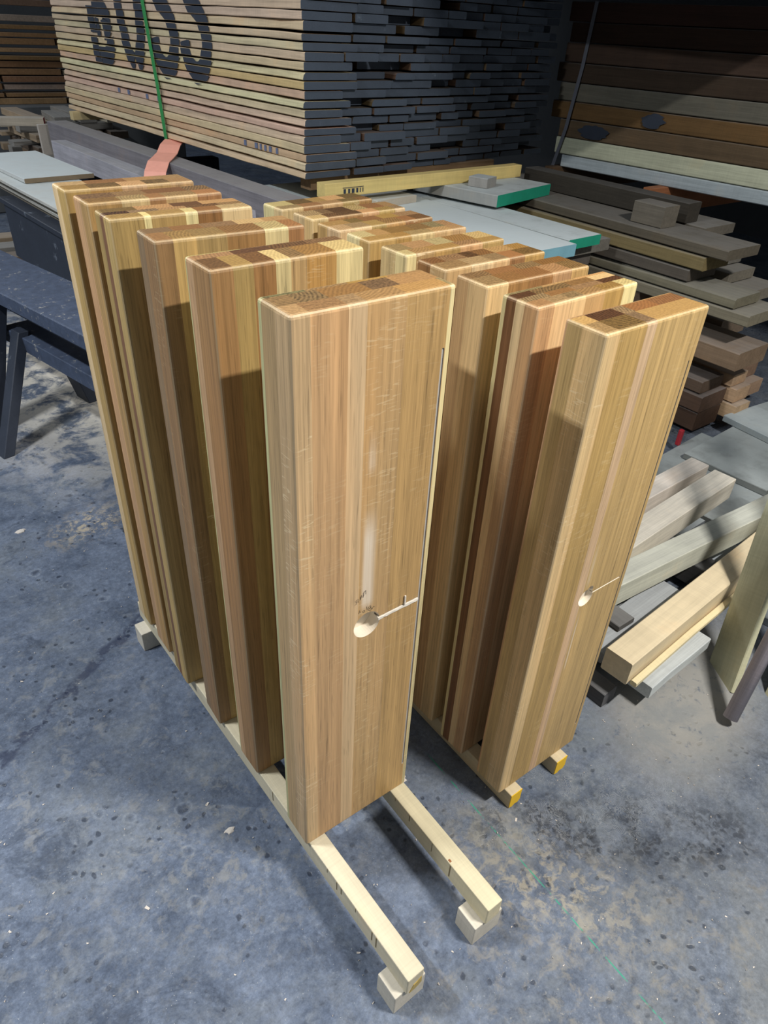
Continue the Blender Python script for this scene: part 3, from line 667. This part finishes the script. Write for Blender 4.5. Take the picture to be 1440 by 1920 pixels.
# ------------------------------------------------------------------ right-hand pack (thick dark baulks)
rp=empty('lumber_pack',(3.365,.55,.848),rad(5.2)); tag(rp,'strapped pack of thick dark brown timbers with pale lowest rows, top right','lumber pack')
q=random.Random(41)
ROW=[((160,170,176),.066),((186,192,168),.088),((92,76,56),.092),((104,76,50),.088),((100,96,86),.090),((66,52,44),.094),((62,48,40),.092),((58,44,36),.092),((54,40,32),.09)]
zz=0
for k,(rgb,h) in enumerate(ROW):
    x=q.uniform(-.006,.006)
    for c in range(4):
        w=.26
        board('plank',x,-.6+q.uniform(-.03,.03)-(.05 if k<1 else 0),zz,w-.006,2.28+q.uniform(-.02,.02),h-.004,mixc(rgb,q,4) if c==0 else (80,64,50),dust=.5,parent=rp,rnd=q,bev=.004)
        x+=w
    zz+=h
for (yy,ww,k,rgb) in ((1.07,.09,3,(36,38,44)),(1.42,.13,2,(36,38,44))):
    z0=sum(r[1] for r in ROW[:k]); bm=bmesh.new(); pts=[]
    for i in range(26):
        a=2*math.pi*i/26; rr=1+q.uniform(-.2,.2); pts.append((yy+ww*.75*math.cos(a)*rr, z0+.044+.036*math.sin(a)*min(rr,1)))
    f=[bm.verts.new((-.0078,a,b)) for a,b in pts]; bm.faces.new(f); mesh_obj('ink_blot',bm,LETTER,rp)
tag(ribbon('strap',[(.4,1.66,-.004),(-.010,1.65,-.002),(-.012,1.60,.2),(-.012,1.56,.5),(-.012,1.54,.79),(.05,1.54,.797),(.4,1.54,.797)],.022,GREYSTRAP,rp),'grey webbing strap')
board('bearer',0,0,0,.055,1.0,.137,(160,104,70),'short orange brown bearer under the right hand dark pack','timber',rz=rad(-90),dust=.1).location=(3.15,1.50,.7105)
board('bearer',0,0,0,.06,1.0,.137,(90,70,52),'second bearer under the right hand dark pack, further back','timber',rz=rad(-90),dust=.1).location=(3.15,2.2,.7105)

# ------------------------------------------------------------------ pile of boards under it
PILE=[ # x,y,z,w,L,h,rgb,label
 (2.50,.60,.765,.24,1.9,.042,(104,96,82),'topmost board of the right pile, its end nearest the wall of timber'),
 (2.50,.69,.702,.20,1.9,.056,(138,122,84),'yellowish board second from the top of the right pile'),
 (2.50,.745,.645,.22,1.8,.050,(104,96,86),'spotted grey board third from the top of the right pile'),
 (2.50,.51,.596,.20,1.9,.042,(130,124,104),'board with bark edge and dark knot on its top, right pile'),
 (2.50,.43,.544,.26,1.9,.046,(138,130,110),'pale board with lit end at mid height of the right pile'),
 (2.50,.418,.355,.24,1.7,.080,(146,122,98),'thick brownish board jutting out below the gap in the right pile'),
 (2.50,.530,.208,.17,1.5,.056,(112,92,76),'short brown board, top of the lowest bundle in the right pile'),
 (2.49,.505,.126,.20,1.5,.076,(100,78,64),'thick brown board in the middle of the lowest bundle'),
 (2.50,.510,.030,.19,1.5,.090,(92,70,56),'dark brown baulk at the bottom of the right pile'),
]
q=random.Random(51)
for (x,y,z,w,L,h,rgb,lab) in PILE: board('stacked_board',x,y,z,w,L,h,tuple(v*.86 for v in rgb),lab,group='boards of the right pile',rnd=q,bev=.004,dust=.55,wane=.02 if 'bark' in lab else .003,rz=rad(q.uniform(-1,1)))
for i,(x,y,z,w,h,rgb,lab) in enumerate([
 (2.70,.50,.205,.12,.055,(168,140,112),'small pale block end, top of the short stack beside the brown baulks'),
 (2.71,.47,.135,.12,.065,(176,146,116),'small pale block end, middle of the short stack beside the brown baulks'),
 (2.70,.44,.06,.12,.07,(184,156,124),'small pale block end, bottom of the short stack beside the brown baulks'),
 (2.98,.55,.06,.15,.07,(176,146,120),'small block end low at the right, behind the floor sheets'),
 (2.98,.60,.135,.15,.09,(140,114,94),'block end on the low right block'),
 (2.96,.62,.2265,.16,.036,(110,90,74),'dark block end at the right, below the jutting thick board'),
 (2.80,.68,.355,.22,.085,(120,104,88),'board end right of the jutting thick board'),
 (2.82,.60,.545,.24,.05,(128,120,106),'board end at mid height, right part of the pile'),
 (2.80,.72,.60,.22,.045,(118,112,100),'dusty board right of the knotty board'),
 (2.76,.80,.652,.26,.05,(112,108,100),'grey board with square end at the right edge of the frame'),
 (2.78,.88,.765,.24,.042,(104,98,88),'top layer board right of the topmost board')]):
    board('stacked_board',x,y,z,w,1.4,h,rgb,lab,group='boards of the right pile',rnd=q,dust=.75)
# cross sticks that carry the layers of the pile
for i,(y,z0,z1) in enumerate(((1.0,.0,.0295),(1.7,.0,.0295),(.95,.265,.3545),(1.7,.265,.3545),(.95,.436,.5435),(1.7,.436,.5435),)):
    board('pile_stick',0,0,0,.06,.64,z1-z0,(84,70,58),['near ground stick under the right pile','far ground stick under the right pile','near stick in the lower gap of the right pile','far stick in the lower gap of the right pile','near stick in the upper gap of the right pile','far stick in the upper gap of the right pile'][i],'timber',group='sticks in the right pile',rz=rad(-90)).location=(2.50,y+.06,z0)
board('squared_block',2.56,.97,.8085,.11,.16,.088,(104,98,88),'squared grey timber block standing on the topmost board of the right pile','block',dust=.5)
board('dark_board',2.76,.98,.8085,.10,1.0,.085,(58,54,48),'dark timber lying on the right pile behind the squared block','timber',dust=.35,rz=rad(1))
board('stacked_board',3.06,1.15,.66,.30,1.4,.048,(92,86,74),'board under the bearers of the dark right hand pack','board','boards of the right pile',dust=.5)
tag(mesh_obj('packing_timber',box_bm(3.18,1.25,.0,3.36,2.4,.6595,.01),LUM,None,color=c4((80,70,60),.3)),'dark blocking beneath the right hand pack, in deep shade','timber')
tag(mesh_obj('red_tube',box_bm(2.31,.455,.0352,2.33,.475,.11,.004,2),REDP),'red painted stub standing at the foot of the right pile','post')

# ------------------------------------------------------------------ sheets flat on the floor, right
q=random.Random(61)
for i,(x,y,z,w,L,h,rgb,rz,lab) in enumerate([
 (1.95,-.25,.0,.62,.68,.035,(98,100,97),4,'large grey sheet flat on the floor at the right, nearest'),
 (2.60,-.40,.0,.60,.75,.035,(100,102,99),5,'large grey sheet flat on the floor at the right edge'),
 (2.25,.02,.036,.62,.36,.028,(112,115,112),3,'upper grey sheet lying over the floor sheets'),
 (2.62,.20,.065,.60,.26,.03,(138,146,148),-6,'pale bluish sheet at the right below the brown baulks'),
 (1.55,.05,.0,.36,.45,.03,(112,116,120),2,'grey board on the floor behind the pale timbers'),
 (1.60,-.42,.0,.30,.42,.03,(118,124,130),6,'bluish grey board on the floor between the pale timbers')]):
    sheet('floor_sheet',x,y,z,w,L,h,rgb,lab,rad(rz),group='sheets on the floor at the right',dust=.45)

# ------------------------------------------------------------------ pale timbers (broken pallet) right of the blocks
def xtimber(name,x0,y0,z0,L,w,h,rgb,label,rz=0,dust=.6,**k):
    """timber lying along +x: near left corner at x0,y0"""
    o=board(name,0,0,0,w,L,h,rgb,label,'timber',rz=rad(-90+rz),dust=dust,**k)
    a=rad(-90+rz); o.location=(x0-math.cos(a)*w,y0-math.sin(a)*w,z0); return o
xtimber('pale_timber',1.30,.135,.115,.70,.075,.075,(206,196,184),'rearmost pale timber, short end beyond the front oak block',2,.5)
xtimber('pale_timber',1.20,-.015,.115,.78,.085,.085,(212,204,188),'second pale timber from the back, square end up right',4,.5)
xtimber('pale_timber',1.05,-.09,.115,1.15,.075,.080,(196,196,180),'long grooved weathered timber running out of frame to the right',-3.5,.6)
xtimber('pale_timber',.915,-.305,.115,.95,.078,.075,(214,196,162),'pale knotty timber with a sawn end pointing to the oak blocks',4,.3,mat=PINE)
xtimber('thin_batten',.925,-.328,.118,.90,.018,.016,(222,206,164),'thin yellow batten along the side of the knotty timber',4,.2,mat=PINE)
xtimber('grey_slat',.985,-.345,.052,.30,.125,.042,(192,196,194),'grey slat on the floor, nearest, under the knotty timber',3)
xtimber('grey_slat',.98,-.19,.052,.42,.09,.038,(160,164,166),'second grey slat under the knotty timber, splintered end',3)
xtimber('grey_slat',.96,-.085,.052,.36,.13,.042,(190,194,194),'wide grey slat behind the knotty timber',3)
xtimber('grey_slat',1.0,.06,.052,.45,.10,.042,(150,156,160),'grey slat under the second pale timber',3)
board('dark_timber',.90,-.27,.0,.055,.50,.050,(86,86,88),'dark slat end on the floor beside the front oak block, leftmost','timber',dust=.4,rz=rad(2))
board('dark_timber',1.20,-.16,.0,.08,.42,.050,(74,78,84),'dark slat on the floor under the right ends of the grey slats','timber',dust=.4,rz=rad(-2))
board('dark_timber',1.52,-.16,.0302,.08,.32,.083,(70,70,70),'dark packing block under the right ends of the pale timbers','timber',dust=.4)
board('dark_timber',1.08,-.16,.095,.07,.40,.019,(92,90,88),'thin dark slat between the grey slats and the pale timbers','timber',dust=.4)

# ------------------------------------------------------------------ leaning boards at the right edge
def lean(name,foot,top,w,t,rgb,label,mat=None,cyl=False,twist=0.):
    f=Vector(foot); tp=Vector(top); d=tp-f; L=d.length; d.normalize()
    y=d; z=Vector((0,0,1)); x=y.cross(z).normalized(); z=x.cross(y)
    m3=Matrix((x,y,z)).transposed()@Matrix.Rotation(twist,3,'Y')
    if cyl:
        bm=bmesh.new(); bmesh.ops.create_cone(bm,cap_ends=True,segments=28,radius1=w/2,radius2=w/2,depth=L,matrix=Matrix.Translation((w/2,L/2,t/2))@Matrix.Rotation(-math.pi/2,4,'X'))
        o=mesh_obj(name,bm,mat or LUM,color=c4(rgb,.1)); o.data.shade_smooth()
    else: o=board(name,0,0,0,w,L,t,rgb,dust=.1,mat=mat)
    o.matrix_world=Matrix.Translation(f)@m3.to_4x4(); tag(o,label,'board'); return o
def slab(name,p0,wv,up,L,t,rgb,label,mat=None):
    p0=Vector(p0); x=Vector(wv); w=x.length; x.normalize(); y=Vector(up).normalized(); z=x.cross(y).normalized(); x=y.cross(z).normalized()
    o=board(name,0,0,0,w,L,t,rgb,dust=.1,mat=mat); o.matrix_world=Matrix.Translation(p0)@Matrix((x,y,z)).transposed().to_4x4(); tag(o,label,'board'); return o
slab('leaning_board',(1.246,-.448,.004),(.060,.100,0),(.44,.21,.87),1.48,.020,(176,174,146),'greenish pale board leaning at the right edge, furthest left of them',PINE)
lean('leaning_pole',(1.150,-.480,.016),(1.87,-.315,1.31),.038,.038,(182,172,176),'round grey pole leaning beside the pale board at the right edge',cyl=True)
slab('leaning_board',(1.285,-.590,.004),(.045,.085,0),(.46,.12,.88),1.48,.020,(184,180,150),'pale board leaning at the right edge, in front of the round pole',PINE)
e=empty('black_rack',(1.93,-.90,0)); tag(e,'black rack out of view that the leaning boards rest against','rack')
mesh_obj('post',box_bm(.0,.0,0,.05,.05,1.2),BLACK,e); mesh_obj('post',box_bm(.30,.0,0,.35,.05,1.2),BLACK,e); mesh_obj('top_rail',box_bm(0,-.05,1.2005,.05,.86,1.26,.003),BLACK,e)
us=empty('shade_panels',(1.66,-1.35,0)); tag(us,'upright panels added out of view at the right to shade the floor sheets and pile','shade panels')  # added light blocker, keeps the first lamp off the sheets and pile
for k in range(5): mesh_obj('panel',box_bm(.0+.01*k,k*.035,.0,1.5-.02*k,k*.035+.028,2.15,.002),LUM,us,color=c4((120,110,96),.2))
# ------------------------------------------------------------------ far left: stack of slats and loose offcuts
fs=empty('slat_stack',(-.3,6.35,.80),0); tag(fs,'dim stack of brown slats at the far left behind the stencilled pack','lumber stack')
q=random.Random(71)
for k in range(17):
    x=0
    for c in range(4):
        L=q.choice([.62,.70,.75]); 
        if q.random()<.12: x+=L; continue
        mesh_obj('slat',box_bm(x,q.uniform(-.02,.02),k*.052,x+L-.02,.14,k*.052+q.choice([.030,.036,.044]),.003),LUM,fs,color=c4(mixc(q.choice([(120,92,64),(134,104,74),(96,76,58),(140,128,110)]),q),.4)); x+=L
for xx in (1.28,2.0): mesh_obj('upright',box_bm(xx,-.045,0,xx+.035,-.022,.55,.002),LUM,fs,color=c4((120,118,116),.2))
e=empty('blue_pallet',(.3,6.36,1.69),0); tag(e,'dark blue pallet on the far left stack of slats','pallet')
for k in range(3): mesh_obj('deck_board',box_bm(0,k*.2,.10,1.3,k*.2+.12,.125,.002),paint_material('dull_blue_paint',(44,58,96),.7),e)
for k in range(3): mesh_obj('block',box_bm(k*.58,0,0,k*.58+.13,.52,.0995,.002),bpy.data.materials['dull_blue_paint'],e)
OFFC=[(150,130,106),(178,164,140),(120,100,80),(160,140,116),(96,82,70),(190,180,160),(140,136,130)]
q=random.Random(72)
def heap(per,x0,x1,y0,y1,layers,label,group):
    '''loose pieces in crossing layers, each layer resting on the one below'''
    z=0
    for l in range(layers):
        h=q.choice([.03,.04,.05]); sh=l/layers*.3; ya=y0+(y1-y0)*sh; along=l%2
        for j in range(per):
            a,b=(x0,x1) if along else (ya,y1); L=((y1-ya) if along else (x1-x0))*q.uniform(.7,1.15)
            c=a+(b-a)*(j+.5)/per; w=min(.15,(b-a)/per*q.uniform(.5,.8)); jit=rad(q.uniform(-5,5))
            o=board('loose_offcut',0,0,0,w,L,h-.002,q.choice(OFFC),label,'offcut',group,rnd=q,dust=.6)
            if along: o.rotation_euler=(0,0,jit); o.location=(c-w/2,ya+q.uniform(-.12,.05),z)
            else: o.rotation_euler=(0,0,rad(-90)+jit); o.location=(x0+q.uniform(-.12,.05),c+w/2,z)
        z+=h
heap(4,1.0,1.75,5.02,5.95,20,'loose offcut in the heap below the far left stack','offcuts in the far left heap')
heap(3,.40,.98,3.75,4.75,5,'loose offcut on the floor left of the black box','offcuts on the floor at the left')
lo=board('red_ended_offcut',0,0,0,.10,.55,.05,(176,166,150),'pale offcut with a red painted end, on the far left heap','offcut',rz=rad(70),endmat=REDP); lo.location=(1.05,4.93,.80)
tag(mesh_obj('far_bench',box_bm(-.4,6.2,0,2.6,6.6,.799,.01),WALLM),'dark bench under the far left stack of slats','bench')

# ------------------------------------------------------------------ shavings on the floor
bm=bmesh.new(); q=random.Random(81)
for i in range(420):
    if q.random()<.5: x,y=q.uniform(-.7,.1),q.uniform(-.6,1.6)
    else: x,y=q.uniform(-.1,1.4),q.uniform(-1.0,-.25)
    a=q.uniform(0,6.28); l=q.uniform(.0008,.0026)*(2.2 if q.random()<.05 else 1); w=l*q.uniform(.3,.6); ca,sa=math.cos(a),math.sin(a)
    z=.0012+q.random()*.002
    p=[(-l,-w,.0003),(l,-w*.8,z),(l*.8,w,.0006),(-l*.9,w*.9,z)]
    bm.faces.new([bm.verts.new((x+px*ca-py*sa,y+px*sa+py*ca,pz)) for px,py,pz in p])
tag(mesh_obj('wood_shavings',bm,CHALK),'tiny pale shavings scattered over the dark floor','shavings',kind='stuff')
for i,(px,py,r) in enumerate(((-.17,1.385,.017),(-.075,-.015,.011),(.32,-.135,.012))):
    bm=bmesh.new(); bmesh.ops.create_icosphere(bm,subdivisions=2,radius=r)
    for v in bm.verts: v.co=Vector((v.co.x*(1+.3*math.sin(v.co.y*400)),v.co.y*.7,max(v.co.z*.35,-.0005)))+Vector((q.uniform(-1,1),q.uniform(-1,1),0))*r*.12
    tag(mesh_obj('wood_chip',bm,CHALK,loc=(px,py,0)),['pale chip on the floor near the left edge below the sawhorse','white speck on the floor left of the leftmost rail','pale smear of filler on the floor between the two rows'][i],'chip')
